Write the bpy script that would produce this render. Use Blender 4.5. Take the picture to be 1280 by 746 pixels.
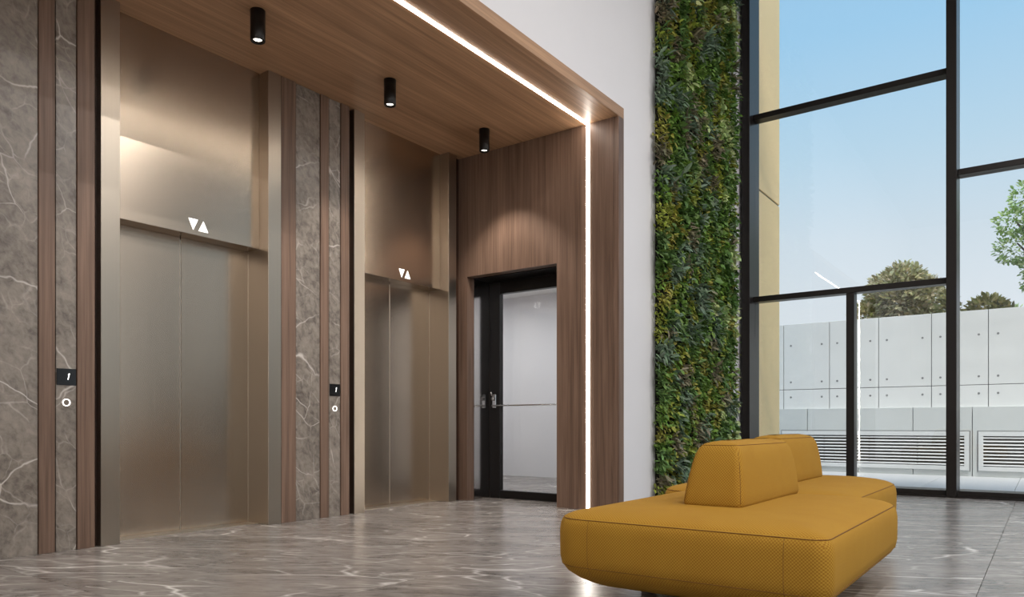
import bpy, bmesh, math, random
from mathutils import Vector, Matrix

random.seed(7)
for o in list(bpy.data.objects):
    bpy.data.objects.remove(o, do_unlink=True)
scene = bpy.context.scene
COL = scene.collection
R = math.radians

# ------------------------------------------------------------------ camera
YAW = R(35.9)                      # wall direction X lies 35.9 deg right of view
cam_d = bpy.data.cameras.new('camera')
cam_d.sensor_width = 36.0
cam_d.lens = 925.0 / 1280.0 * 36.0
cam_d.shift_y = (531.0 - 373.0) / 1280.0
cam_d.clip_end = 300
cam = bpy.data.objects.new('camera', cam_d)
COL.objects.link(cam)
cam.location = (0, 0, 0.8)
cam.rotation_euler = (R(90), 0, YAW - R(90))
scene.camera = cam

# ------------------------------------------------------------------ sky, sun, exposure
world = bpy.data.worlds.new('sky')
scene.world = world
world.use_nodes = True
wn = world.node_tree
wn.nodes.clear()
w_out = wn.nodes.new('ShaderNodeOutputWorld')
w_bg = wn.nodes.new('ShaderNodeBackground')
w_tc = wn.nodes.new('ShaderNodeTexCoord')
w_sep = wn.nodes.new('ShaderNodeSeparateXYZ')
w_ramp = wn.nodes.new('ShaderNodeValToRGB')          # clear sky by elevation: hazy horizon to blue zenith
SKY = [(0.0, (0.36, 0.36, 0.36)), (0.497, (0.40, 0.40, 0.40)), (0.503, (0.68, 0.725, 0.775)), (0.57, (0.66, 0.715, 0.775)),
       (0.61, (0.60, 0.69, 0.775)), (0.66, (0.46, 0.64, 0.79)), (0.72, (0.33, 0.575, 0.81)), (1.0, (0.17, 0.37, 0.68))]
while len(w_ramp.color_ramp.elements) < len(SKY):
    w_ramp.color_ramp.elements.new(0.5)
for e, (p, c) in zip(w_ramp.color_ramp.elements, SKY):
    e.position = p
    e.color = c + (1,)
w_map = wn.nodes.new('ShaderNodeMapRange')
w_map.inputs['From Min'].default_value = -1.0
wn.links.new(w_tc.outputs['Generated'], w_sep.inputs[0])
wn.links.new(w_sep.outputs['Z'], w_map.inputs['Value'])
wn.links.new(w_map.outputs[0], w_ramp.inputs['Fac'])
wn.links.new(w_ramp.outputs['Color'], w_bg.inputs['Color'])
w_bg.inputs['Strength'].default_value = 1.12
wn.links.new(w_bg.outputs[0], w_out.inputs['Surface'])

sun_d = bpy.data.lights.new('sun', 'SUN')
sun_d.energy = 4.0
sun_d.angle = R(28)
sun_d.color = (1.0, 0.95, 0.88)
sun = bpy.data.objects.new('sun', sun_d)
COL.objects.link(sun)
sun.rotation_euler = Vector((0.4, 0.25, -1.05)).to_track_quat('-Z', 'Y').to_euler()
sun.location = (-5, -5, 14)

LOBBY_LAMP = 38.5       # watts per ceiling downlight of the lobby
SPOT_LAMP = 78.0        # watts per niche downlight
LED_EMIT = 26.0
CORRIDOR_FILL = 22.0

scene.view_settings.view_transform = 'Standard'
scene.view_settings.look = 'None'
scene.view_settings.exposure = 0.0
scene.view_settings.gamma = 1.0
scene.view_settings.use_curve_mapping = False


# ------------------------------------------------------------------ helpers: objects
def tag(o, label=None, cat=None, group=None, kind=None):
    if label: o['label'] = label
    if cat: o['category'] = cat
    if group: o['group'] = group
    if kind: o['kind'] = kind
    return o


def empty(name, loc, label=None, cat=None, group=None, kind=None):
    o = bpy.data.objects.new(name, None)
    o.empty_display_size = 0.1
    o.location = loc
    COL.objects.link(o)
    return tag(o, label, cat, group, kind)


def world_loc(o):
    v = Vector((0, 0, 0))
    while o is not None:
        v = v + o.location
        o = o.parent
    return v


class MB:
    """collects shapes in world coordinates, builds one mesh object"""
    def __init__(self):
        self.v, self.f, self.c = [], [], []

    def add(self, vs, fs):
        b = len(self.v)
        self.v += [tuple(p) for p in vs]
        self.f += [tuple(b + i for i in f) for f in fs]
        return self

    def box(self, x0, x1, y0, y1, z0, z1):
        vs = [(x, y, z) for z in (z0, z1) for y in (y0, y1) for x in (x0, x1)]
        fs = [(0, 2, 3, 1), (4, 5, 7, 6), (0, 1, 5, 4), (2, 6, 7, 3), (0, 4, 6, 2), (1, 3, 7, 5)]
        return self.add(vs, fs)

    def cyl(self, c, r0, r1, z0, z1, n=24, axis=2):
        vs = []
        for z, r in ((z0, r0), (z1, r1)):
            for i in range(n):
                a = 2 * math.pi * i / n
                u, w = r * math.cos(a), r * math.sin(a)
                vs.append((c[0] + u, c[1] + w, z) if axis == 2 else
                          ((z, c[0] + u, c[1] + w) if axis == 0 else (c[0] + u, z, c[1] + w)))
        fs = [(i, (i + 1) % n, n + (i + 1) % n, n + i) for i in range(n)]
        fs += [tuple(reversed(range(n))), tuple(range(n, 2 * n))]
        if axis == 1:
            fs = [tuple(reversed(f)) for f in fs]
        return self.add(vs, fs)

    def ring(self, c, r0, r1, y0, y1, n=28):
        """flat ring around axis Y"""
        vs = []
        for y in (y0, y1):
            for r in (r0, r1):
                for i in range(n):
                    a = 2 * math.pi * i / n
                    vs.append((c[0] + r * math.cos(a), y, c[1] + r * math.sin(a)))
        fs = []
        for i in range(n):
            j = (i + 1) % n
            a0, a1, b0, b1 = i, j, n + i, n + j
            c0, c1, d0, d1 = 2 * n + i, 2 * n + j, 3 * n + i, 3 * n + j
            fs += [(a0, a1, b1, b0), (c0, d0, d1, c1), (b0, b1, d1, d0), (a0, c0, c1, a1)]
        return self.add(vs, fs)

    def tube(self, pts, r, n=6, closed=False):
        pts = [Vector(p) for p in pts]
        m = len(pts)
        rings = []
        for i, p in enumerate(pts):
            if closed:
                t = pts[(i + 1) % m] - pts[i - 1]
            else:
                t = pts[min(i + 1, m - 1)] - pts[max(i - 1, 0)]
            t.normalize()
            up = Vector((0, 0, 1)) if abs(t.z) < 0.9 else Vector((1, 0, 0))
            a = t.cross(up).normalized()
            b = t.cross(a)
            rr = r[i] if isinstance(r, (list, tuple)) else r
            rings.append([p + rr * (math.cos(2 * math.pi * k / n) * a + math.sin(2 * math.pi * k / n) * b) for k in range(n)])
        vs = [q for ring in rings for q in ring]
        fs = []
        for i in range(m if closed else m - 1):
            j = (i + 1) % m
            for k in range(n):
                l = (k + 1) % n
                fs.append((i * n + k, i * n + l, j * n + l, j * n + k))
        if not closed:
            fs += [tuple(reversed(range(n))), tuple(range((m - 1) * n, m * n))]
        return self.add(vs, fs)

    def prism(self, poly, y0, y1):
        """polygon in x,z extruded along y"""
        n = len(poly)
        vs = [(x, y, z) for y in (y0, y1) for x, z in poly]
        fs = [(i, (i + 1) % n, n + (i + 1) % n, n + i) for i in range(n)]
        fs += [tuple(reversed(range(n))), tuple(range(n, 2 * n))]
        return self.add(vs, fs)

    def build(self, name, mat, parent=None, bevel=0, smooth=False, seg=1, origin=None):
        me = bpy.data.meshes.new(name)
        off = world_loc(parent) if parent else Vector((0, 0, 0))
        org = Vector(origin) if origin is not None else off
        me.from_pydata([tuple(Vector(p) - org) for p in self.v], [], self.f)
        bm = bmesh.new()
        bm.from_mesh(me)
        bmesh.ops.recalc_face_normals(bm, faces=bm.faces)
        if bevel:
            ed = [e for e in bm.edges if len(e.link_faces) == 2 and e.calc_face_angle(0) > 0.5]
            bmesh.ops.bevel(bm, geom=ed, offset=bevel, segments=seg, affect='EDGES', profile=0.5)
        bm.to_mesh(me)
        bm.free()
        if smooth:
            for p in me.polygons:
                p.use_smooth = True
        me.materials.append(mat)
        o = bpy.data.objects.new(name, me)
        COL.objects.link(o)
        if parent:
            o.parent = parent
        o.location = org - off
        return o


def box(name, x0, x1, y0, y1, z0, z1, mat, parent=None, bevel=0):
    org = None
    if parent is None:
        org = ((x0 + x1) / 2, (y0 + y1) / 2, z0)
    return MB().box(x0, x1, y0, y1, z0, z1).build(name, mat, parent, bevel, origin=org)


def struct(name, mb, mat):
    xs = [p[0] for p in mb.v]; ys = [p[1] for p in mb.v]; zs = [p[2] for p in mb.v]
    o = mb.build(name, mat, origin=((min(xs) + max(xs)) / 2, (min(ys) + max(ys)) / 2, min(zs)))
    o['kind'] = 'structure'
    return o


# ------------------------------------------------------------------ helpers: materials
class N:
    def __init__(self, name):
        self.m = bpy.data.materials.new(name)
        self.m.use_nodes = True
        self.t = self.m.node_tree
        self.p = self.t.nodes['Principled BSDF']
        self.out = self.t.nodes['Material Output']

    def n(self, typ, **kw):
        x = self.t.nodes.new('ShaderNode' + typ)
        for k, v in kw.items():
            setattr(x, k, v)
        return x

    def l(self, a, b):
        self.t.links.new(a, b)

    def set(self, sock, v):
        if hasattr(v, 'is_linked') or isinstance(v, bpy.types.NodeSocket):
            self.l(v, sock)
        else:
            sock.default_value = v

    def math(self, op, a, b=0.0, c=0.0, clamp=False):
        x = self.n('Math', operation=op, use_clamp=clamp)
        self.set(x.inputs[0], a); self.set(x.inputs[1], b); self.set(x.inputs[2], c)
        return x.outputs[0]

    def pos(self, scale=(1, 1, 1), rot=(0, 0, 0), rand=0.0):
        g = self.n('NewGeometry')
        mp = self.n('Mapping')
        mp.inputs['Scale'].default_value = scale
        mp.inputs['Rotation'].default_value = rot
        if rand:
            oi = self.n('ObjectInfo')
            vm = self.n('VectorMath', operation='ADD')
            k = self.math('MULTIPLY', oi.outputs['Random'], rand)
            self.l(g.outputs['Position'], vm.inputs[0]); self.l(k, vm.inputs[1])
            self.l(vm.outputs[0], mp.inputs['Vector'])
        else:
            self.l(g.outputs['Position'], mp.inputs['Vector'])
        return mp.outputs[0]

    def noise(self, vec, scale, detail=3, rough=0.5, dist=0.0):
        x = self.n('TexNoise')
        self.l(vec, x.inputs['Vector'])
        x.inputs['Scale'].default_value = scale
        x.inputs['Detail'].default_value = detail
        x.inputs['Roughness'].default_value = rough
        x.inputs['Distortion'].default_value = dist
        return x.outputs['Fac']

    def ramp(self, fac, stops):
        x = self.n('ValToRGB')
        e = x.color_ramp.elements
        while len(e) < len(stops):
            e.new(0.5)
        for i, (p, c) in enumerate(stops):
            e[i].position = p
            e[i].color = (c, c, c, 1) if not isinstance(c, tuple) else (c + (1,))[:4]
        self.l(fac, x.inputs['Fac'])
        return x.outputs['Color']

    def mix(self, fac, a, b, blend='MIX'):
        x = self.n('Mix', data_type='RGBA', blend_type=blend)
        self.set(x.inputs[0], fac)
        for s, v in ((x.inputs[6], a), (x.inputs[7], b)):
            if isinstance(v, tuple):
                s.default_value = (v + (1,))[:4]
            else:
                self.l(v, s)
        return x.outputs[2]

    def bump(self, h, strength=0.3, dist=0.002):
        x = self.n('Bump')
        x.inputs['Strength'].default_value = strength
        x.inputs['Distance'].default_value = dist
        self.l(h, x.inputs['Height'])
        self.l(x.outputs[0], self.p.inputs['Normal'])

    def base(self, v, rough=0.5, metal=0.0, spec=0.5):
        s = self.p.inputs['Base Color']
        if isinstance(v, tuple):
            s.default_value = (v + (1,))[:4]
        else:
            self.l(v, s)
        self.set(self.p.inputs['Roughness'], rough)
        self.p.inputs['Metallic'].default_value = metal
        self.p.inputs['Specular IOR Level'].default_value = spec
        return self


def srgb(r, g, b):
    return tuple((c / 255 / 12.92) if c / 255 <= 0.04045 else ((c / 255 + 0.055) / 1.055) ** 2.4 for c in (r, g, b))


def plain(name, c, rough=0.5, metal=0.0, spec=0.5, var=0.0):
    n = N(name)
    if var:
        f = n.noise(n.pos(), 3.0, 4)
        lo = tuple(x * (1 - var) for x in c); hi = tuple(min(1, x * (1 + var)) for x in c)
        n.base(n.mix(f, lo, hi), rough, metal, spec)
    else:
        n.base(c, rough, metal, spec)
    return n.m


def emit(name, c, s):
    n = N(name)
    n.base((0.8, 0.8, 0.8), 0.4)
    n.p.inputs['Emission Color'].default_value = c + (1,)
    n.p.inputs['Emission Strength'].default_value = s
    return n.m


def wood(name, along, dark, light, rough=0.42):
    """grain runs along axis index `along`"""
    n = N(name)
    sc = [26.0, 26.0, 26.0]; sc[along] = 0.55
    v = n.pos(tuple(sc), rand=3.0)
    f1 = n.noise(v, 1.0, 6, 0.62, 0.6)
    sc2 = [110.0, 110.0, 110.0]; sc2[along] = 2.0
    f2 = n.noise(n.pos(tuple(sc2), rand=3.0), 1.0, 3, 0.6)
    sc3 = [4.0, 4.0, 4.0]; sc3[along] = 0.35
    f3 = n.noise(n.pos(tuple(sc3), rand=3.0), 1.0, 3, 0.5, 0.8)
    a = n.math('MULTIPLY', f1, 0.5)
    b = n.math('MULTIPLY_ADD', f2, 0.28, a)
    c = n.math('MULTIPLY_ADD', f3, 0.22, b)
    col = n.ramp(c, [(0.34, dark), (0.5, tuple((x + y) / 2 for x, y in zip(dark, light))), (0.64, light)])
    n.base(col, rough, 0, 0.4)
    n.bump(f2, 0.12, 0.001)
    return n.m


def marble(name, dark, mid, vein, rough, rot, rand=20.0, veins=1.0, stretch=(1, 1, 1), spec=0.5, wide=1.0, bias=0.0, contrast=1.0):
    n = N(name)
    v0 = n.pos((1, 1, 1), rot, rand)            # turn first, then stretch along the turned axes
    ms = n.n('Mapping')
    ms.inputs['Scale'].default_value = stretch
    n.l(v0, ms.inputs['Vector'])
    v = ms.outputs[0]
    cloud = n.noise(v, 1.8, 8, 0.62, 0.8)
    fine = n.noise(v, 16.0, 5, 0.65, 0.4)
    k = n.math('MULTIPLY_ADD', fine, 0.5, n.math('MULTIPLY', cloud, 0.5))
    col = n.ramp(k, [(0.5 - 0.16 / contrast, dark), (0.52, mid), (0.5 + 0.18 / contrast, tuple(min(1, x * 1.3) for x in mid))])

    nc = n.n('TexNoise')
    n.l(v, nc.inputs['Vector'])
    nc.inputs['Scale'].default_value = 1.7
    nc.inputs['Detail'].default_value = 4
    sub = n.n('VectorMath', operation='SUBTRACT'); n.l(nc.outputs['Color'], sub.inputs[0]); sub.inputs[1].default_value = (0.5, 0.5, 0.5)
    scl = n.n('VectorMath', operation='SCALE'); n.l(sub.outputs[0], scl.inputs[0]); scl.inputs['Scale'].default_value = 0.34
    add = n.n('VectorMath', operation='ADD'); n.l(v, add.inputs[0]); n.l(scl.outputs[0], add.inputs[1])

    def crack(scale, width):
        vo = n.n('TexVoronoi', feature='DISTANCE_TO_EDGE')
        n.l(add.outputs[0], vo.inputs['Vector'])
        vo.inputs['Scale'].default_value = scale
        return n.ramp(vo.outputs['Distance'], [(0.0, 1.0), (width * 0.35, 0.6), (width, 0.0)])
    r1 = crack(1.15, 0.010 * wide)
    m1 = n.ramp(n.noise(v, 1.6, 4), [(0.47 - bias, 0.0), (0.66 - bias, 1.0)])
    r2 = crack(2.6, 0.020 * wide)
    m2 = n.ramp(n.noise(v, 2.3, 4), [(0.52 - bias, 0.0), (0.7 - bias, 0.7)])
    r3 = crack(6.0, 0.045 * wide)
    m3 = n.ramp(n.noise(v, 3.1, 4), [(0.52 - bias, 0.0), (0.72 - bias, 0.4)])
    t = n.math('MAXIMUM', n.math('MULTIPLY', r1, m1), n.math('MULTIPLY', r2, m2))
    t = n.math('MAXIMUM', t, n.math('MULTIPLY', r3, m3))
    t = n.math('MULTIPLY', t, veins, clamp=True)
    n.base(n.mix(t, col, vein), rough, 0, spec)
    return n.m


def brushed(name, c, rough=0.2, aniso=0.0):
    n = N(name)
    f = n.noise(n.pos((180, 180, 0.8)), 1.0, 3, 0.6)
    lo = tuple(x * 0.95 for x in c); hi = tuple(min(1, x * 1.04) for x in c)
    n.base(n.mix(f, lo, hi), n.math('MULTIPLY_ADD', f, 0.06, rough - 0.03), 1.0)
    n.p.inputs['Anisotropic'].default_value = aniso
    tv = n.n('CombineXYZ'); tv.inputs[0].default_value = 0.2; tv.inputs[1].default_value = 0.1; tv.inputs[2].default_value = 1.0      # brushed so that reflections smear up and down
    n.l(tv.outputs[0], n.p.inputs['Tangent'])
    return n.m


def glass(name, tint=(1, 1, 1), ior=1.5):
    n = N(name)
    n.t.nodes.remove(n.p)
    tr = n.n('BsdfTransparent'); tr.inputs[0].default_value = tint + (1,)
    gl = n.n('BsdfGlossy'); gl.inputs['Roughness'].default_value = 0.0
    gl.inputs['Color'].default_value = (1, 1, 1, 1)
    fr = n.n('Fresnel')
    gm = n.n('NewGeometry')            # same reflectance on entering and leaving the thin pane
    n.l(n.math('MULTIPLY_ADD', gm.outputs['Backfacing'], 1.0 / ior - ior, ior), fr.inputs['IOR'])
    mx = n.n('MixShader')
    n.l(fr.outputs[0], mx.inputs[0]); n.l(tr.outputs[0], mx.inputs[1]); n.l(gl.outputs[0], mx.inputs[2])
    n.l(mx.outputs[0], n.out.inputs['Surface'])
    return n.m


def fabric(name, c_lo, c_hi, pitch=0.0125):
    n = N(name)
    g = n.n('NewGeometry')
    sp = n.n('SeparateXYZ')
    n.l(g.outputs['Position'], sp.inputs[0])
    k = 2 * math.pi / pitch
    sn = n.n('SeparateXYZ')
    n.l(g.outputs['True Normal'], sn.inputs[0])
    x, y, z = sp.outputs
    fx = n.math('GREATER_THAN', n.math('ABSOLUTE', sn.outputs[0]), 0.7)
    fz = n.math('GREATER_THAN', n.math('ABSOLUTE', sn.outputs[2]), 0.7)
    u = n.math('ADD', n.math('MULTIPLY', y, fx), n.math('MULTIPLY', x, n.math('SUBTRACT', 1.0, fx)))
    v = n.math('ADD', n.math('MULTIPLY', y, fz), n.math('MULTIPLY', z, n.math('SUBTRACT', 1.0, fz)))
    a = n.math('SINE', n.math('MULTIPLY', u, k))
    b = n.math('SINE', n.math('MULTIPLY', v, k))
    w = n.math('MULTIPLY_ADD', n.math('MULTIPLY', a, b), 0.5, 0.5)
    big = n.noise(n.pos(), 6.0, 3)
    w2 = n.math('MULTIPLY_ADD', big, 0.25, n.math('MULTIPLY', w, 0.85), clamp=True)
    n.base(n.mix(w2, c_lo, c_hi), 0.85, 0, 0.2)
    n.p.inputs['Sheen Weight'].default_value = 0.15
    n.p.inputs['Sheen Tint'].default_value = c_hi + (1,)
    n.bump(w, 0.35, 0.0018)
    return n.m


def leafmat(name, rough=0.5, trans=0.25):
    n = N(name)
    at = n.n('VertexColor', layer_name='Col')
    n.base(at.outputs['Color'], rough, 0, 0.35)
    tl = n.n('BsdfTranslucent')
    n.l(at.outputs['Color'], tl.inputs['Color'])
    mx = n.n('MixShader'); mx.inputs[0].default_value = trans
    n.l(n.p.outputs[0], mx.inputs[1]); n.l(tl.outputs[0], mx.inputs[2])
    n.l(mx.outputs[0], n.out.inputs['Surface'])
    return n.m


M = {}
W_D, W_L = srgb(80, 61, 49), srgb(134, 108, 92)
M['wood_v'] = wood('walnut_upright', 2, W_D, W_L)
M['wood_x'] = wood('walnut_ceiling_lightened', 0, srgb(130, 98, 72), srgb(194, 154, 120))  # same walnut, lightened to make up for missing light on the ceiling
M['wood_dark'] = wood('walnut_dark_strip', 2, srgb(34, 20, 13), srgb(62, 40, 28))
M['stone'] = marble('grey_brown_marble', srgb(92, 84, 77), srgb(128, 119, 110), srgb(214, 206, 198), 0.25, (0.4, 0.5, 0.3), 40.0, stretch=(1.5, 1.5, 1.0), veins=0.8, bias=0.03, contrast=1.3)
M['tile'] = marble('grey_floor_marble', srgb(94, 88, 84), srgb(130, 123, 118), srgb(222, 217, 212), 0.25, (0, 0, 1.05), 40.0, stretch=(0.55, 1.9, 1), veins=0.95, wide=1.7, bias=0.055, contrast=1.3)
M['grout'] = plain('grout', srgb(60, 56, 54), 0.8)
M['white'] = plain('white_plaster', srgb(226, 224, 226), 0.75, var=0.015)
M['ceil'] = plain('ceiling_white', srgb(232, 231, 230), 0.8)
M['lobby_ceil'] = plain('lobby_ceiling_grey', srgb(168, 166, 164), 0.85)
M['bronze'] = brushed('brushed_bronze_steel', srgb(186, 171, 154), 0.24, 0.45)
M['jamb'] = brushed('brushed_steel_jamb', srgb(174, 163, 149), 0.30, 0.0)
M['seam'] = plain('bright_steel_glint_sill', srgb(214, 204, 190), 0.3, 1.0)  # threshold steel; on the door edges it paints the chamfer's glint
M['black'] = plain('black_metal', srgb(20, 17, 16), 0.35, 0.0, 0.3)
M['frame'] = plain('dark_bronze_window_metal', srgb(34, 30, 28), 0.32, 0.0, 0.22)
M['polished'] = plain('polished_dark_steel', srgb(188, 184, 182), 0.14, 1.0)
M['black_glass'] = plain('black_display', srgb(14, 12, 12), 0.12)
M['steel'] = plain('polished_steel', srgb(205, 205, 205), 0.16, 1.0)
M['button'] = plain('taupe_button', srgb(118, 108, 98), 0.35, 0.3)
M['lit'] = emit('lit_white_symbol', (1.0, 0.97, 0.93), 1.6)
M['led'] = emit('led_diffuser', (1.0, 0.93, 0.84), LED_EMIT)
M['lens'] = emit('lamp_lens', (1.0, 0.93, 0.82), 6.0)
M['glass'] = glass('window_glass', (0.985, 0.995, 0.99), 1.45)
M['fabric'] = fabric('mustard_weave', srgb(130, 80, 13), srgb(176, 137, 49))
M['fabric_seam'] = plain('mustard_seam', srgb(112, 72, 16), 0.9)
M['concrete'] = plain('smooth_concrete', srgb(212, 214, 214), 0.8, var=0.05)
M['plinth'] = plain('plinth_concrete', srgb(192, 196, 196), 0.8, var=0.05)
M['hole'] = plain('tie_hole_grey', srgb(120, 122, 124), 0.8)
M['joint'] = plain('dark_joint', srgb(92, 94, 96), 0.9)
M['paver'] = plain('pale_paver', srgb(196, 196, 196), 0.8, var=0.04)
M['vent_white'] = plain('white_vent_metal', srgb(208, 210, 211), 0.5)
M['vent_dark'] = plain('vent_interior', srgb(60, 58, 54), 0.8)
M['beige'] = plain('beige_cladding', srgb(252, 219, 164), 0.65, var=0.04)
M['soil'] = plain('soil', srgb(84, 76, 60), 0.95, var=0.2)
M['bark'] = plain('bark', srgb(84, 72, 58), 0.9, var=0.2)
M['leaf'] = leafmat('living_leaf', 0.5, 0.2)
M['tree_leaf'] = leafmat('tree_leaf', 0.55, 0.35)
M['backing'] = plain('green_wall_felt', srgb(30, 30, 20), 0.95)

# ================================================================== THE SETTING
YB, YH, YD = 5.05, 5.165, 5.32        # pier face, lift header face, lift door face
ZC = 3.64                             # niche ceiling
XS = 6.08                             # niche side wall
YP = 3.19                             # portal front
YW = 3.22                             # white wall face
XL = 0.77                             # niche left end
XWIN = 9.4
ZT = 6.5                              # lobby ceiling

# floor with single tiles
fb = MB().box(-5.4, 9.78, -7.2, 8.2, -0.2, -0.014)
floor = struct('floor', fb, M['grout'])
xj = [-5.4] + [4.08 + 2.4 * k for k in range(-3, 3)] + [9.78]
yj = [-7.2] + [0.27 + 1.2 * k for k in range(-6, 7)] + [8.2]
for i in range(len(xj) - 1):
    for j in range(len(yj) - 1):
        if yj[j] > 5.5 and xj[i + 1] < 6.49:
            continue
        g = 0.0015
        yt = 5.45 if yj[j] > 5.0 and xj[i + 1] < 6.49 else yj[j + 1]
        box('tile', xj[i] + g, xj[i + 1] - g, yj[j] + g, yt - g, -0.013, 0.0, M['tile'], floor)

# lobby shell
struct('ceiling', MB().box(-5.2, 9.8, -7.2, YW, ZT, ZT + 0.12), M['lobby_ceil'])
struct('wall_left', MB().box(-5.2, -5.0, -7.0, YW, 0, ZT), M['white'])
wf = MB()
wf.box(XS + 0.1, 9.79, YW, YW + 0.2, 0, ZT)
wf.box(XL - 0.1, XS + 0.1, YW, YW + 0.2, ZC + 0.1, ZT)
wf.box(-5.0, XL - 0.1, YW, YW + 0.2, 0, ZT)
struct('wall_front', wf, M['white'])

# niche ceiling, side walls, portal trim
struct('ceiling', MB().box(XL, XS, YP + 0.06, 5.5, ZC, ZC + 0.09), M['wood_x'])
wr = MB()
wr.box(XS, XS + 0.1, YP + 0.06, 3.865, 0, ZC)
wr.box(XS + 0.1, 6.56, 3.44, 3.865, 0, ZC)
wr.box(XS, 6.56, 3.865, 4.991, 2.37, ZC)
wr.box(XS, 6.56, 4.991, 5.5, 0, ZC)
struct('wall_right', wr, M['wood_v'])
struct('wall_niche', MB().box(XL - 0.1, XL, YP + 0.06, 5.5, 0, ZC), M['wood_v'])
trim = empty('trim_1', ((XL + XS) / 2, YP, 0), kind='structure')
box('trim_head', XL - 0.1, XS + 0.1, YP, YP + 0.06, ZC, ZC + 0.1, M['wood_x'], trim, 0.002)
box('trim_jamb', XS, XS + 0.1, YP, YP + 0.06, 0, ZC, M['wood_v'], trim, 0.002)
box('trim_jamb', XL - 0.1, XL, YP, YP + 0.06, 0, ZC, M['wood_v'], trim, 0.002)

# lift wall: core plus single wood and stone panels
LIFTS = [2.359, 4.559]                # x of the left edge of each lift surround
LW = 1.416                            # surround width
core = MB()
core.box(XL, XS, 5.42, 5.5, 0, ZC)
struct('wall_back', core, M['wood_dark'])
piers = []
for nm, x0, x1 in (('wall_left_pier', XL, LIFTS[0]), ('wall_middle_pier', LIFTS[0] + LW, LIFTS[1]), ('wall_right_pier', LIFTS[1] + LW, XS)):
    piers.append(struct(nm, MB().box(x0, x1, 5.11, 5.42, 0, ZC), M['wood_dark']))


def panel(pier, kind, x0, x1):
    if kind == 'w':
        box('wood_panel', x0, x1, YB, 5.108, 0, ZC, M['wood_v'], pier, 0.002)
    else:
        box('stone_panel', x0, x1, YB + 0.012, 5.108, 0, ZC, M['stone'], pier, 0.001)


for k, x0, x1 in (('w', 3.777, 3.921), ('s', 3.930, 4.178), ('w', 4.180, 4.268), ('s', 4.280, 4.404), ('w', 4.406, 4.500)):
    panel(piers[1], k, x0, x1)
for k, x0, x1 in (('s', 1.715, 1.988), ('w', 1.990, 2.082), ('s', 2.092, 2.212), ('w', 2.215, 2.322),
                  ('w', 1.560, 1.705), ('s', 0.78, 1.55)):
    panel(piers[0], k, x0, x1)

# corridor behind the glazed door
wc = MB()
wc.box(9.47, 9.75, YW + 0.2, 8.0, 0, 3.0)
wc.box(6.3, 9.75, 8.0, 8.2, 0, 3.0)
wc.box(6.3, 6.5, 5.5, 8.0, 0, 3.0)
wc.box(6.56, 9.47, YW + 0.2, YW + 0.24, 0, 3.0)
struct('wall_corridor', wc, M['white'])
struct('ceiling', MB().box(6.565, 9.47, YW + 0.25, 8.0, 2.8, 2.95), M['ceil'])

# window wall
win = empty('window_1', (9.6, 0, 0), kind='structure')
mull = [3.123, 0.857, -1.409, -3.675, -5.941]
for y in mull:
    box('mullion', XWIN, 9.79, y - 0.05, y + 0.05, 0, ZT, M['frame'], win, 0.004)
box('mullion', XWIN, 9.79, -7.2, -7.0, 0, ZT, M['frame'], win, 0.004)
box('closing_strip', 9.70, 9.79, 3.173, YW, 0, ZT, M['frame'], win)
TR0, TR1 = 9.54, 9.70
edges = [(a - 0.05, b + 0.05) for a, b in zip(mull[:-1], mull[1:])] + [(mull[-1] - 0.05, -7.0)]
levels = [(4.755, 2.414), (3.60,), (4.755, 2.414), (3.60,), (4.755,)]
for (ya, yb), zs in zip(edges, levels):
    box('sill', 9.46, 9.78, yb, ya, 0, 0.075, M['frame'], win, 0.004)
    box('threshold', XWIN, 9.46, yb, ya, 0, 0.02, M['frame'], win, 0.003)
    cuts = [0.075]
    for z in sorted(zs):
        box('transom', TR0, TR1, yb, ya, z - 0.034, z + 0.034, M['frame'], win, 0.004)
        cuts += [z - 0.034, z + 0.034]
    cuts.append(ZT)
    for a, b in zip(cuts[0::2], cuts[1::2]):
        if a < 0.1 and len(zs) == 2:
            ym = yb + (ya - yb) * (1.914 - 0.907) / (3.073 - 0.907)
            box('glazing_bar', TR0, TR1, ym - 0.045, ym + 0.045, a, b, M['frame'], win, 0.004)
            box('pane', 9.618, 9.63, yb, ym - 0.045, a, b, M['glass'], win)
            box('pane', 9.618, 9.63, ym + 0.045, ya, a, b, M['glass'], win)
        else:
            box('pane', 9.618, 9.63, yb, ya, a, b, M['glass'], win)

# unseen rear glazing of the same kind, added for daylight and reflections
win2 = empty('window_2_added', (2.1, -7.1, 0), kind='structure')
xm = [-5.0 + 2.4 * k for k in range(6)] + [9.4]
for x in xm:
    box('mullion', x - 0.05, x + 0.05, -7.3, -6.95, 0, ZT, M['frame'], win2, 0.004)
for a, b in zip(xm[:-1], xm[1:]):
    a, b = a + 0.05, b - 0.05
    box('sill', a, b, -7.25, -7.0, 0, 0.075, M['frame'], win2, 0.004)
    for z in (2.414, 4.755):
        box('transom', a, b, -7.18, -7.02, z - 0.034, z + 0.034, M['frame'], win2, 0.004)
    for z0, z1 in ((0.075, 2.38), (2.448, 4.721)):
        box('pane', a, b, -7.11, -7.1, z0, z1, M['glass'], win2)
struct('wall_rear_added', MB().box(-4.95, 9.35, -7.2, -7.0, 4.789, ZT), M['white'])  # unseen solid band, added above the glazing to dim the header reflections
struct('ground', MB().box(-20, 9.79, -24, -7.3, -0.3, -0.03), M['paver'])

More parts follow.
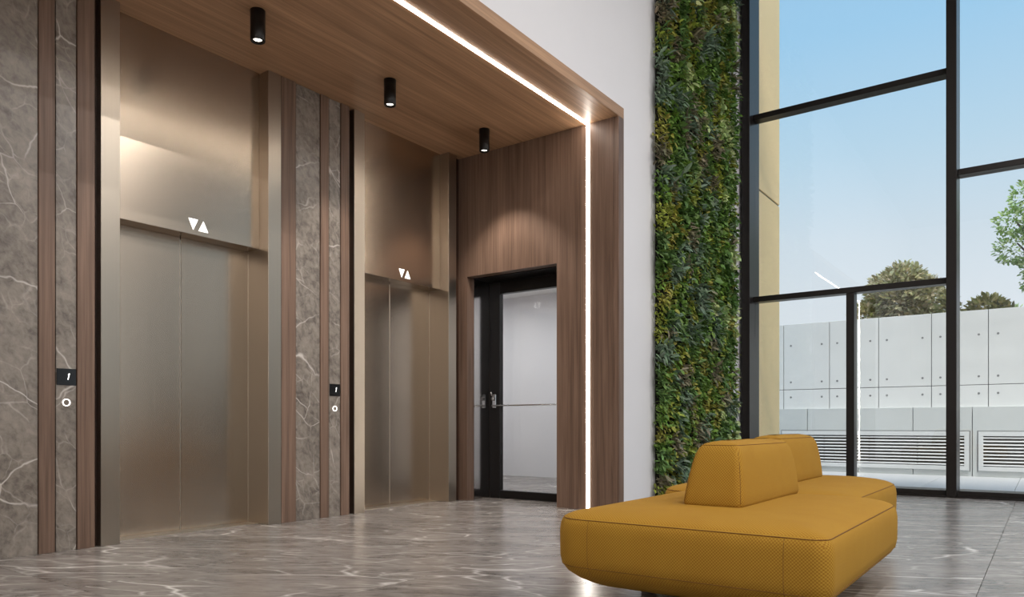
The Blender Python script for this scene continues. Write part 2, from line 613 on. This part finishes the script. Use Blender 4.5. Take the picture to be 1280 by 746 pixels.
# glazed exit door in the niche side wall
door = empty('door_1', (6.5, 4.43, 0), kind='structure')
box('lining', 6.19, 6.46, 4.983, 4.991, 0, 2.362, M['polished'], door)
box('lining', 6.19, 6.46, 3.865, 3.873, 0, 2.362, M['polished'], door)
box('lining', 6.19, 6.46, 3.865, 4.991, 2.362, 2.37, M['black'], door)
box('door_stile', 6.46, 6.53, 4.845, 4.983, 0.0, 2.362, M['black'], door, 0.004)
box('door_stile', 6.46, 6.53, 3.873, 4.0, 0.0, 2.362, M['black'], door, 0.004)
box('door_rail', 6.46, 6.53, 4.0, 4.845, 2.23, 2.362, M['black'], door, 0.004)
box('door_rail', 6.46, 6.53, 4.0, 4.845, 0.004, 0.088, M['black'], door, 0.004)
box('pane', 6.49, 6.5, 4.0, 4.845, 0.088, 2.23, M['glass'], door)
hd = MB()
hd.box(6.444, 6.46, 4.885, 4.935, 0.985, 1.135)
hd = hd.build('handle_plate', M['steel'], door, 0.006)
hb = MB()
hb.tube([(6.45, 4.91, 1.01), (6.405, 4.91, 1.01), (6.40, 4.90, 1.01), (6.40, 3.96, 1.01), (6.45, 3.95, 1.01)], 0.008, 10)
hb.build('push_bar', M['steel'], door, smooth=True)
MB().tube([(6.45, 4.91, 1.085), (6.41, 4.91, 1.085)], 0.02, 14).build('lock_cylinder', M['steel'], door, smooth=True)
MB().tube([(6.45, 4.91, 1.115), (6.40, 4.91, 1.125), (6.39, 4.905, 1.16)], 0.009, 10).build('lever', M['steel'], door, smooth=True)

# outdoor ground
gbase = struct('ground', MB().box(9.79, 13.62, -12, 12, -0.3, -0.03), M['joint'])
for i in range(4):
    for j in range(18):
        x0 = 9.8 + 0.93 * i; y0 = -9.0 + 1.0 * j + 0.33
        if x0 < 11.2 and y0 + 1 > 3.2 and y0 < 3.6:
            pass
        box('paver', x0, x0 + 0.924, y0, y0 + 0.994, -0.03, 0.0, M['paver'], gbase)
struct('garden_bed', MB().box(13.75, 34, -14, 16, -0.3, 2.3), M['soil'])

# ================================================================== LIFTS
def lift(x, label):
    L = empty('elevator', (x + LW / 2, YB, 0), label, 'elevator', 'lifts in the wood and marble wall')
    a, b, e = x + 0.125, x + 1.294, x + LW
    MB().box(x, a, YB, 5.41, 0, ZC).build('jamb', M['jamb'], L, 0.002)
    MB().box(b, e, YB, 5.41, 0, ZC).build('jamb', M['jamb'], L, 0.002)
    h = MB().box(a, b, YH, 5.41, 2.22, ZC).build('header_panel', M['bronze'], L, 0.002)
    mid = (a + b) / 2
    for x0, x1 in ((a, mid - 0.003), (mid + 0.003, b)):
        d = MB().box(x0, x1, YD, 5.38, 0.006, 2.22).build('door_panel', M['bronze'], L, 0.0015)
        MB().box(x1 - 0.003, x1 + 0.001, YD - 0.002, YD, 0.006, 2.2).build('edge_glint', M['seam'], d)  # pale strip in place of light caught by the door chamfer
    MB().box(a, b, YH + 0.02, YD + 0.06, 0, 0.006).build('threshold', M['seam'], L)
    # direction arrows in the header
    cx = mid + 0.055
    ind = [[(cx - 0.083, 2.338), (cx - 0.008, 2.338), (cx - 0.046, 2.256)],
           [(cx + 0.036, 2.335), (cx + 0.075, 2.256), (cx - 0.002, 2.256)]]
    for k, tri in enumerate(ind):
        o = MB().prism(tri, YH - 0.003, YH).build('arrow', M['lit'], h)
        o['label'] = 'lit white arrow pointing down' if k == 0 else 'lit white arrow pointing up'
    return L


lift(LIFTS[0], 'brushed steel elevator beside the wide marble panel, farther from the glass exit door')
lift(LIFTS[1], 'brushed steel elevator next to the glazed exit door')


def call_panel(x0, x1, label):
    yf = YB + 0.012
    c = empty('call_panel', ((x0 + x1) / 2, yf, 0.92), label, 'call panel', 'lift call panels on the narrow marble strips')
    d = MB().box(x0, x1, yf - 0.006, yf, 1.053, 1.158).build('display', M['black_glass'], c, 0.0015)
    xm = x0 + 0.60 * (x1 - x0)
    g = [(-0.0065, -0.020), (-0.001, -0.020), (0.008, 0.020), (0.0025, 0.020), (-0.004, 0.012), (-0.003, 0.009), (0.0, 0.0105)]
    MB().prism([(xm + p, 1.108 + q) for p, q in g], yf - 0.0075, yf - 0.006).build('digit', M['lit'], d)
    bx = (x0 + x1) / 2
    rg = MB().ring((bx, 0.943), 0.0185, 0.0235, yf - 0.007, yf).build('button_ring', M['lit'], c)
    rg['label'] = 'lit white ring'
    MB().cyl((bx, 0.943), 0.0165, 0.0165, yf - 0.005, yf, 24, 1).build('button', M['button'], c)
    return c


call_panel(2.094, 2.210, 'black call display and ring button between wide marble panel and first elevator')
call_panel(4.284, 4.400, 'black call display and ring button on marble strip between both elevators')

# ================================================================== LIGHTS OF THE NICHE
led = empty('led_strip', (XS, 3.515, 0), 'glowing white linear light set in wood ceiling and side walls', 'light strip')
MB().box(XL + 0.006, XS - 0.006, 3.499, 3.531, ZC - 0.006, ZC).build('light_bar', M['led'], led)
MB().box(XL, XL + 0.006, 3.499, 3.531, 0.0, ZC).build('light_bar', M['led'], led)
MB().box(XS - 0.006, XS, 3.499, 3.531, 0.0, ZC).build('light_bar', M['led'], led)


def lamp_spot(parent, loc, watts, size, blend, name, color=(1, 0.93, 0.85), radius=0.03):
    d = bpy.data.lights.new(name, 'SPOT')
    d.energy = watts; d.spot_size = size; d.spot_blend = blend
    d.shadow_soft_size = radius; d.color = color
    o = bpy.data.objects.new(name, d)
    COL.objects.link(o)
    o.parent = parent
    o.location = Vector(loc) - world_loc(parent)
    return o


spots = [(3.09, 'black cylinder downlight over the elevator with the wide marble panel'),
         (4.35, 'black cylinder downlight between the other two, before the second elevator'),
         (5.61, 'black cylinder downlight close to the side wall with the glazed door')]
for x, lab in spots:
    y = 4.39
    s = empty('ceiling_downlight', (x, y, ZC - 0.21), lab, 'downlight', 'cylinder downlights in the wood niche')
    b = MB()
    prof = [(0.050, ZC), (0.050, ZC - 0.205), (0.047, ZC - 0.21), (0.040, ZC - 0.21), (0.034, ZC - 0.19), (0.0, ZC - 0.188)]
    n = 32
    vs = [(x + r * math.cos(2 * math.pi * i / n), y + r * math.sin(2 * math.pi * i / n), z) for r, z in prof[:-1] for i in range(n)]
    fs = [(k * n + i, k * n + (i + 1) % n, (k + 1) * n + (i + 1) % n, (k + 1) * n + i) for k in range(4) for i in range(n)]
    fs.append(tuple(range(4 * n, 5 * n))); fs.append(tuple(range(n)))
    body = b.add(vs, fs).build('body', M['black'], s)
    for p in body.data.polygons:
        p.use_smooth = len(p.vertices) == 4 and abs(p.normal.z) < 0.3
    MB().cyl((x, y), 0.028, 0.028, ZC - 0.196, ZC - 0.191, 24).build('lens', M['lens'], s)
    lamp_spot(s, (x, y, ZC - 0.212), SPOT_LAMP, R(96), 0.5, 'downlight_lamp')

# lobby ceiling downlights, in pairs, and unseen lamps added to light the corridor
for gx in (-2.5, 0.6, 3.7, 6.8):
    for gy in (-5.7, -3.3, -0.9):
        for dx in (-0.16, 0.16):
            x, y = gx + dx, gy
            s = empty('lobby_downlight', (x, y, ZT - 0.06), 'recessed round white downlight in the high lobby ceiling', 'downlight', 'paired downlights in the lobby ceiling')
            MB().cyl((x, y), 0.085, 0.09, ZT - 0.05, ZT, 20).build('housing', M['ceil'], s)
            MB().cyl((x, y), 0.04, 0.04, ZT - 0.055, ZT - 0.05, 20).build('lens', M['lens'], s)
            d = bpy.data.lights.new('lobby_lamp', 'AREA')
            d.shape = 'DISK'; d.size = 0.08; d.energy = LOBBY_LAMP; d.color = (1.0, 0.97, 0.94)
            o = bpy.data.objects.new('lobby_lamp', d)
            COL.objects.link(o); o.parent = s; o.location = (0, 0, 0)
for y in (4.6, 6.6):
    s = empty('corridor_fill_lamp', (8.0, y, 2.74), 'flat white ceiling lamp added to light the corridor behind the glazed door', 'lamp', 'added corridor ceiling lamps')
    MB().box(7.5, 8.5, y - 0.15, y + 0.15, 2.75, 2.8).build('housing', M['ceil'], s, 0.01)
    MB().box(7.53, 8.47, y - 0.12, y + 0.12, 2.745, 2.75).build('diffuser', M['lens'], s)
    d = bpy.data.lights.new('corridor_fill_light', 'AREA')
    d.shape = 'RECTANGLE'; d.size = 0.9; d.size_y = 0.22; d.energy = CORRIDOR_FILL; d.color = (0.93, 0.96, 1.0)
    o = bpy.data.objects.new('corridor_fill_light', d)
    COL.objects.link(o); o.parent = s; o.location = (0, 0, 0)


# ================================================================== SOFA
def rrect(x0, x1, y0, y1, radii, inset=0.0, seg=8):
    """rounded rectangle, counter-clockwise; radii for corners (x0y0, x1y0, x1y1, x0y1)"""
    x0 += inset; x1 -= inset; y0 += inset; y1 -= inset
    pts = []
    for (cx, cy, sx, sy, a0), r in zip(((x0, y0, 1, 1, 180), (x1, y0, -1, 1, 270), (x1, y1, -1, -1, 0), (x0, y1, 1, -1, 90)), radii):
        r = max(r - inset * 0.7, 0.02)
        for k in range(seg + 1):
            a = R(a0 + 90 * k / seg)
            pts.append((cx + sx * r + r * math.cos(a), cy + sy * r + r * math.sin(a)))
    return pts


def loft(mb, rings):
    n = len(rings[0])
    vs = [p for r in rings for p in r]
    fs = []
    for k in range(len(rings) - 1):
        for i in range(n):
            j = (i + 1) % n
            fs.append((k * n + i, k * n + j, (k + 1) * n + j, (k + 1) * n + i))
    fs.append(tuple(reversed(range(n))))
    top = rings[-1]
    c = (sum(p[0] for p in top) / n, sum(p[1] for p in top) / n, sum(p[2] for p in top) / n + 0.002)
    vs.append(c)
    b = (len(rings) - 1) * n
    fs += [(b + i, b + (i + 1) % n, len(vs) - 1) for i in range(n)]
    return mb.add(vs, fs)


sofa = empty('sofa', (4.2, 1.25, 0), 'mustard yellow two-module island sofa with two wedge backrests', 'sofa')
SEATLV = [(0.080, 0.235), (0.092, 0.185), (0.112, 0.125), (0.138, 0.072), (0.168, 0.030), (0.20, 0.008), (0.235, 0.001),
          (0.30, 0.0), (0.345, 0.0), (0.375, 0.004), (0.392, 0.011), (0.399, 0.017), (0.403, 0.021), (0.409, 0.030),
          (0.419, 0.055), (0.428, 0.095), (0.435, 0.15), (0.439, 0.23), (0.441, 0.34)]


def seat(x0, x1, y0, y1, radii, vseams):
    rings = []
    for z, ins in SEATLV:
        rings.append([(x, y, z) for x, y in rrect(x0, x1, y0, y1, radii, ins, 10)])
    s = loft(MB(), rings).build('seat', M['fabric'], sofa, smooth=True)
    out = rrect(x0, x1, y0, y1, radii, 0.0155, 10)
    MB().tube([(x, y, 0.3985) for x, y in out], 0.0021, 6, True).build('seam', M['fabric_seam'], s, smooth=True)
    low = rrect(x0, x1, y0, y1, radii, 0.0085, 10)
    MB().tube([(x, y, 0.1985) for x, y in low], 0.0016, 6, True).build('seam', M['fabric_seam'], s, smooth=True)
    for y in vseams:
        MB().tube([(x0 + i, y, z) for z, i in SEATLV[4:12]], 0.0011, 5).build('seam', M['fabric_seam'], s, smooth=True)
    return s


seat(2.69, 4.23, 0.60, 1.76, (0.07, 0.17, 0.22, 0.15), (0.76, 1.56))
seat(4.20, 5.86, 0.82, 1.97, (0.15, 0.36, 0.36, 0.22), ())


def backrest(x0, x1, y0, y1, dz):
    lv = [(0.432, 0.022), (0.440, 0.006), (0.455, 0.0), (0.50, 0.0), (0.56, 0.0), (0.62, 0.0), (0.665, 0.002), (0.690, 0.009), (0.700, 0.016),
          (0.705, 0.021), (0.710, 0.032), (0.716, 0.052), (0.720, 0.075), (0.722, 0.095)]
    lv = [(0.432 + (z - 0.432) * (1 + dz / 0.29), i) for z, i in lv]
    rings = []
    for z, ins in lv:
        t = (z - 0.44) / 0.28
        tx, ty = 0.085 * t, 0.042 * t
        bul = 0.006 * math.sin(math.pi * max(0, min(1, t)))
        rings.append([(x, y, z) for x, y in rrect(x0 + tx - bul, x1 - tx * 0.45 + bul, y0 + ty - bul, y1 - ty + bul, (0.035, 0.05, 0.05, 0.035), ins, 7)])
    s = loft(MB(), rings).build('backrest', M['fabric'], sofa, smooth=True)
    z = 0.432 + 0.2685 * (1 + dz / 0.29); t = (z - 0.44) / 0.28
    o = rrect(x0 + 0.085 * t, x1 - 0.038 * t, y0 + 0.042 * t, y1 - 0.042 * t, (0.035, 0.05, 0.05, 0.035), 0.0155, 7)
    MB().tube([(x, y, z) for x, y in o], 0.0019, 6, True).build('seam', M['fabric_seam'], s, smooth=True)
    for yc, sg in ((y0, 1), (y1, -1)):
        pts = []
        for z, ins in lv[2:9]:
            t = (z - 0.44) / 0.28
            bul = 0.006 * math.sin(math.pi * t)
            pts.append((x0 + 0.085 * t - bul + ins + 0.0103, yc + sg * (0.042 * t - bul + ins + 0.0103), z))
        MB().tube(pts, 0.0013, 5).build('seam', M['fabric_seam'], s, smooth=True)


backrest(3.16, 4.10, 1.065, 1.345, 0.008)
backrest(4.52, 5.47, 1.265, 1.545, 0.016)
for x, y in ((3.05, 0.92), (3.32, 1.58), (3.9, 0.92), (3.9, 1.48), (4.6, 1.15), (4.6, 1.7), (5.45, 1.2), (5.45, 1.65)):
    MB().cyl((x, y), 0.035, 0.04, 0.0, 0.082, 16).build('foot', M['black'], sofa)

# ================================================================== PLANTS
def leaf_shape(kind):
    """small folded leaf in local x (length), y (width), z (normal)"""
    if kind == 'long':
        return [(0, 0, 0), (0.3, 0.16, 0.04), (0.7, 0.13, 0.05), (1, 0, -0.05), (0.7, -0.13, 0.05), (0.3, -0.16, 0.04), (0.5, 0, -0.02)]
    if kind == 'heart':
        return [(0, 0, 0), (0.12, 0.36, 0.06), (0.5, 0.40, 0.08), (1, 0, -0.08), (0.5, -0.40, 0.08), (0.12, -0.36, 0.06), (0.45, 0, -0.03)]
    return [(0, 0, 0), (0.3, 0.26, 0.06), (0.68, 0.22, 0.06), (1, 0, -0.06), (0.68, -0.22, 0.06), (0.3, -0.26, 0.06), (0.5, 0, -0.03)]


LEAF_F = [(0, 6, 1), (1, 6, 2), (2, 6, 3), (3, 6, 4), (4, 6, 5), (5, 6, 0)]


def frame_from(d, up, roll):
    d = d.normalized()
    a = up - d * up.dot(d)
    if a.length < 1e-3:
        a = Vector((1, 0, 0)) - d * d.x
    a.normalize()
    b = a.cross(d)
    a2 = a * math.cos(roll) + b * math.sin(roll)
    b2 = a2.cross(d)
    return d, b2, a2


def colored_mesh(name, vs, fs, cols, mat, parent):
    off = world_loc(parent) if parent else Vector((0, 0, 0))
    me = bpy.data.meshes.new(name)
    me.from_pydata([(p[0] - off.x, p[1] - off.y, p[2] - off.z) for p in vs], [], fs)
    at = me.color_attributes.new('Col', 'FLOAT_COLOR', 'POINT')
    flat = []
    for c in cols:
        flat += [c[0], c[1], c[2], 1.0]
    at.data.foreach_set('color', flat)
    me.materials.append(mat)
    o = bpy.data.objects.new(name, me)
    COL.objects.link(o)
    if parent:
        o.parent = parent
    return o


def jit(c, k):
    m = random.uniform(1 - k, 1 + k)
    return tuple(max(0.002, x * m * random.uniform(0.92, 1.08)) for x in c)


GX0, GX1, GZ1 = 6.82, 9.0, 6.45
gw = empty('green_wall', ((GX0 + GX1) / 2, YW, 0), 'tall living wall of mixed green foliage on the white wall', 'green wall')
MB().box(GX0 + 0.10, GX1 - 0.08, YW - 0.04, YW, 0.0, GZ1).build('backing', M['backing'], gw)
# plant patches: each is a spot on the wall with a species
SPECIES = [('long', srgb(120, 140, 116), 0.105), ('small', srgb(146, 156, 66), 0.055), ('small', srgb(114, 146, 66), 0.06),
           ('heart', srgb(94, 124, 62), 0.07), ('long', srgb(136, 130, 104), 0.095), ('small', srgb(152, 150, 70), 0.055),
           ('heart', srgb(180, 194, 134), 0.07), ('long', srgb(104, 134, 76), 0.09)]
patches = []
for i in range(560):
    x = random.uniform(GX0, GX1); z = random.uniform(0, GZ1)
    w = [3, 4, 4, 3, 2.2, 2.4, 1.0, 3]
    if x > GX0 + 1.6:
        w = [1, 3, 4, 6, 1.2, 2, 4.5, 3]
    patches.append((x, z, random.choices(range(8), w)[0]))


def nearest(x, z):
    best, bi = 1e9, 0
    for px, pz, s in patches:
        d = (px - x) ** 2 + ((pz - z) * 0.7) ** 2
        if d < best:
            best, bi = d, s
    return bi


def wall_leaf(x, z, sp, big=1.0, depth=None):
    kind, col, ln = SPECIES[sp]
    ln = ln * random.uniform(0.7, 1.25) * big
    y = YW - 0.05 - (random.uniform(0.0, 0.085) if depth is None else depth)
    d = Vector((random.uniform(-0.6, 0.6), random.uniform(-1.0, -0.15), random.uniform(-1.1, 0.35)))
    a, b, c = frame_from(d, Vector((0, -1, 0.9)), random.uniform(-0.7, 0.7))
    p = Vector((x, y, z))
    vs = [p + ln * (q[0] * a + q[1] * b + q[2] * c) for q in leaf_shape(kind)]
    # keep tips clear of the wall
    cc = jit(col, 0.45)
    return vs, [cc] * 7


vs, fs, cs = [], [], []
for i in range(23000):
    x = random.uniform(GX0 + 0.01, GX1 - 0.01); z = random.uniform(0.06, GZ1)
    v, c = wall_leaf(x, z, nearest(x, z))
    b = len(vs)
    vs += v; cs += c
    fs += [tuple(b + k for k in f) for f in LEAF_F]
for i in range(2600):          # edges: leaves close to the wall hanging over the backing's sides
    left = i % 2 == 0
    x = GX0 + random.uniform(0.0, 0.12) if left else GX1 - random.uniform(0.0, 0.10)
    z = random.uniform(0.06, GZ1)
    v, c = wall_leaf(x, z, nearest(x, z), 0.9, random.uniform(-0.035, 0.04))
    b = len(vs)
    vs += v; cs += c
    fs += [tuple(b + k for k in f) for f in LEAF_F]
fo = colored_mesh('foliage', vs, fs, cs, M['leaf'], gw)
fo['kind'] = 'stuff'
for i in range(290):
    x = random.uniform(GX0 + 0.04, GX1 - 0.04); z = random.uniform(0.4, 6.2)
    v, c = wall_leaf(x, z, nearest(x, z), 1.25, random.uniform(0.075, 0.1))
    colored_mesh('leaf', v, LEAF_F, c, M['leaf'], gw)


def plant(name, base, label, cat, lobes, n, size, cols, trunk_r, stems, group=None, trans='tree_leaf'):
    """lobes: list of (x,y,z,rx,ry,rz) crown blobs"""
    t = empty(name, base, label, cat, group)
    vs, fs, cs = [], [], []
    tot = sum(l[3] * l[4] * l[5] for l in lobes)
    for l in lobes:
        c = Vector(l[:3]); r = Vector(l[3:])
        for i in range(int(n * l[3] * l[4] * l[5] / tot)):
            u = Vector((random.gauss(0, 1), random.gauss(0, 1), random.gauss(0, 1))).normalized()
            k = random.uniform(0.35, 1.0) ** 0.5
            p = c + Vector((u.x * r.x, u.y * r.y, u.z * r.z)) * k
            d = u * 0.9 + Vector((random.uniform(-0.8, 0.8), random.uniform(-0.8, 0.8), random.uniform(-0.5, 0.7)))
            a, b, e = frame_from(d, Vector((0, 0, 1)), random.uniform(-1, 1))
            ln = size * random.uniform(0.65, 1.25)
            bb = len(vs)
            vs += [p + ln * (q[0] * a + q[1] * b + q[2] * e) for q in leaf_shape('small')]
            cs += [jit(random.choice(cols), 0.25)] * 7
            fs += [tuple(bb + j for j in f) for f in LEAF_F]
    fo = colored_mesh('foliage', vs, fs, cs, M[trans], t)
    fo['kind'] = 'stuff'
    m = MB()
    b0 = Vector(base)
    top = Vector(lobes[0][:3])
    fork = b0.lerp(top, 0.45)
    m.tube([b0, b0.lerp(fork, 0.5) + Vector((0.02, 0.03, 0)), fork], [trunk_r, trunk_r * 0.85, trunk_r * 0.75], 8)
    tr = m.build('trunk', M['bark'], t, smooth=True)
    for l in lobes[:stems]:
        q = Vector(l[:3])
        MB().tube([fork, fork.lerp(q, 0.5) + Vector((0.03, -0.04, 0.05)), q + Vector((0, 0, l[5] * 0.3))], [trunk_r * 0.6, trunk_r * 0.4, trunk_r * 0.15], 6).build('branch', M['bark'], tr, smooth=True)
    return t


OL = [srgb(184, 176, 136), srgb(212, 204, 164), srgb(142, 140, 94), srgb(226, 218, 184), srgb(160, 156, 106)]  # leaf colours lightened to stand for haze and glass reflection over the tree
LG = [srgb(184, 206, 140), srgb(156, 184, 106), srgb(206, 222, 168), srgb(136, 164, 88)]
DK = [srgb(112, 114, 62), srgb(90, 96, 50), srgb(134, 132, 78), srgb(148, 140, 90)]
plant('round_tree', (18, 2.6, 2.3), 'rounded olive green tree behind the concrete wall', 'tree',
      [(18, 2.6, 3.5, 0.8, 0.62, 0.72), (18, 3.12, 3.1, 0.6, 0.5, 0.45), (18, 2.15, 3.4, 0.6, 0.42, 0.62), (17.8, 2.5, 3.9, 0.5, 0.42, 0.36), (18, 2.2, 2.9, 0.6, 0.5, 0.5), (18, 2.9, 3.7, 0.5, 0.38, 0.42)],
      8000, 0.12, OL, 0.09, 6)
plant('light_tree', (20, -0.35, 2.3), 'airy pale green tree rising high above the concrete wall', 'tree',
      [(20, -0.3, 5.2, 0.9, 0.75, 0.8), (20, 0.62, 5.35, 0.5, 0.40, 0.28), (20, 0.38, 5.85, 0.5, 0.34, 0.34), (20, 0.55, 4.75, 0.5, 0.46, 0.36),
       (20, 0.1, 4.3, 0.6, 0.40, 0.45), (20, -0.4, 6.0, 0.7, 0.6, 0.5), (20, -1.0, 4.9, 0.8, 0.7, 0.8), (20, 0.3, 3.95, 0.3, 0.2, 0.25)],
      9500, 0.095, LG, 0.11, 8)
plant('low_shrub', (15.5, 0.86, 2.3), 'low dark shrub peeking above the wall beside the tall window post', 'shrub',
      [(15.5, 0.86, 2.75, 0.4, 0.36, 0.30), (15.5, 1.12, 2.68, 0.3, 0.16, 0.20), (15.5, 0.66, 2.70, 0.3, 0.24, 0.26), (15.5, 0.9, 2.9, 0.25, 0.22, 0.18)], 1000, 0.11, DK, 0.03, 3)
plant('dark_shrub', (16.4, 1.55, 2.3), 'narrow dark shrub next to the rounded tree behind the wall', 'shrub',
      [(16.4, 1.55, 3.0, 0.3, 0.17, 0.36), (16.4, 1.58, 2.65, 0.3, 0.2, 0.3)], 420, 0.12, DK, 0.03, 2)
plant('small_bush', (16.6, 0.45, 2.3), 'small bright green bush just showing over the wall', 'shrub',
      [(16.6, 0.47, 2.82, 0.3, 0.14, 0.20), (16.6, 0.41, 2.68, 0.3, 0.17, 0.2)], 380, 0.07, LG, 0.02, 2)

# ================================================================== OUTSIDE WALLS
gwall = empty('concrete_wall', (13.6, 2, 0), 'pale concrete garden wall of square panels with tie holes', 'wall')
MB().box(13.63, 13.75, -9.5, 9.5, 0, 2.58).build('wall_core', M['joint'], gwall)
yv = [0.743 + 0.7725 * k for k in range(-8, 10)]
for a, b in zip(yv[:-1], yv[1:]):
    for z0, z1, hz in ((0.62, 1.426, (1.292,)), (1.426, 2.595, (1.558, 2.209))):
        g = 0.005
        p = box('panel', 13.6, 13.64, a + g, b - g, z0 + g, z1 - g, M['concrete'], gwall, 0.003)
        if -1.5 < a < 4.5:
            for hy in (a + 0.126, b - 0.126):
                for z in hz:
                    MB().cyl((hy, z), 0.017, 0.017, 13.597, 13.6, 14, 0).build('tie_hole', M['hole'], p)
yq = [0.949 + 0.8177 * k for k in range(-7, 9)]
for a, b in zip(yq[:-1], yq[1:]):
    box('plinth_panel', 13.5, 13.6, a + 0.005, b - 0.005, 0.0, 1.083, M['plinth'], gwall, 0.003)


def vent(y0, y1, label):
    v = empty('vent_grille', (13.5, (y0 + y1) / 2, 0.09), label, 'vent', 'louvred vents low on the concrete wall')
    z0, z1, t = 0.092, 0.695, 0.066
    X0, X1 = 13.47, 13.5
    MB().box(13.492, 13.5, y0 + t, y1 - t, z0 + t, z1 - t).build('back_plate', M['vent_dark'], v)
    MB().box(X0, X1, y0, y1, z1 - t, z1).build('frame_bar', M['vent_white'], v, 0.003)
    MB().box(X0, X1, y0, y1, z0, z0 + t).build('frame_bar', M['vent_white'], v, 0.003)
    MB().box(X0, X1, y0, y0 + t, z0 + t, z1 - t).build('frame_bar', M['vent_white'], v, 0.003)
    MB().box(X0, X1, y1 - t, y1, z0 + t, z1 - t).build('frame_bar', M['vent_white'], v, 0.003)
    MB().box(X0 + 0.024, X1 + 0.0, y0 - 0.016, y0 - 0.004, z0 - 0.016, z1 + 0.016).build('groove_line', M['hole'], v)  # grey strips drawn in place of the thin groove around the frame
    MB().box(X0 + 0.024, X1 + 0.0, y1 + 0.004, y1 + 0.016, z0 - 0.016, z1 + 0.016).build('groove_line', M['hole'], v)
    MB().box(X0 + 0.024, X1 + 0.0, y0 - 0.004, y1 + 0.004, z1 + 0.006, z1 + 0.016).build('groove_line', M['hole'], v)
    n = 9
    first = None
    for k in range(n):
        z = z0 + t + (k + 0.5) * (z1 - z0 - 2 * t) / n
        if first is None:
            m = MB()
            prof = [(13.474, -0.009), (13.477, -0.012), (13.491, 0.006), (13.488, 0.009)]
            vsx = [(x, y, z + dz) for y in (y0 + t, y1 - t) for x, dz in prof]
            m.add(vsx, [(0, 1, 5, 4), (1, 2, 6, 5), (2, 3, 7, 6), (3, 0, 4, 7), (3, 2, 1, 0), (4, 5, 6, 7)])
            first = m.build('slat', M['vent_white'], v)
            fz = z
        else:
            c = first.copy()
            COL.objects.link(c)
            c.location = first.location + Vector((0, 0, z - fz))
    for q in range(1, 4):
        y = y0 + (y1 - y0) * q / 4
        MB().box(13.484, 13.492, y - 0.008, y + 0.008, z0 + t, z1 - t).build('support_bar', M['vent_dark'], v)
    return v


vent(0.988, 3.83, 'long louvred vent in white frame seen between the window posts')
vent(-1.974, 0.868, 'louvred vent in white frame past the tall window post, beside the low shrub')

fin = empty('facade_return', (10.5, 3.4, 0), 'beige panelled facade pier standing outside the window', 'pier')
for z0, z1 in ((0.0, 4.01), (4.035, 8.2)):
    box('cladding_panel', 9.8, 11.14, 3.2, 3.6, z0, z1, M['beige'], fin, 0.004)
box('cladding_joint', 9.81, 11.13, 3.215, 3.59, 4.01, 4.035, M['joint'], fin)
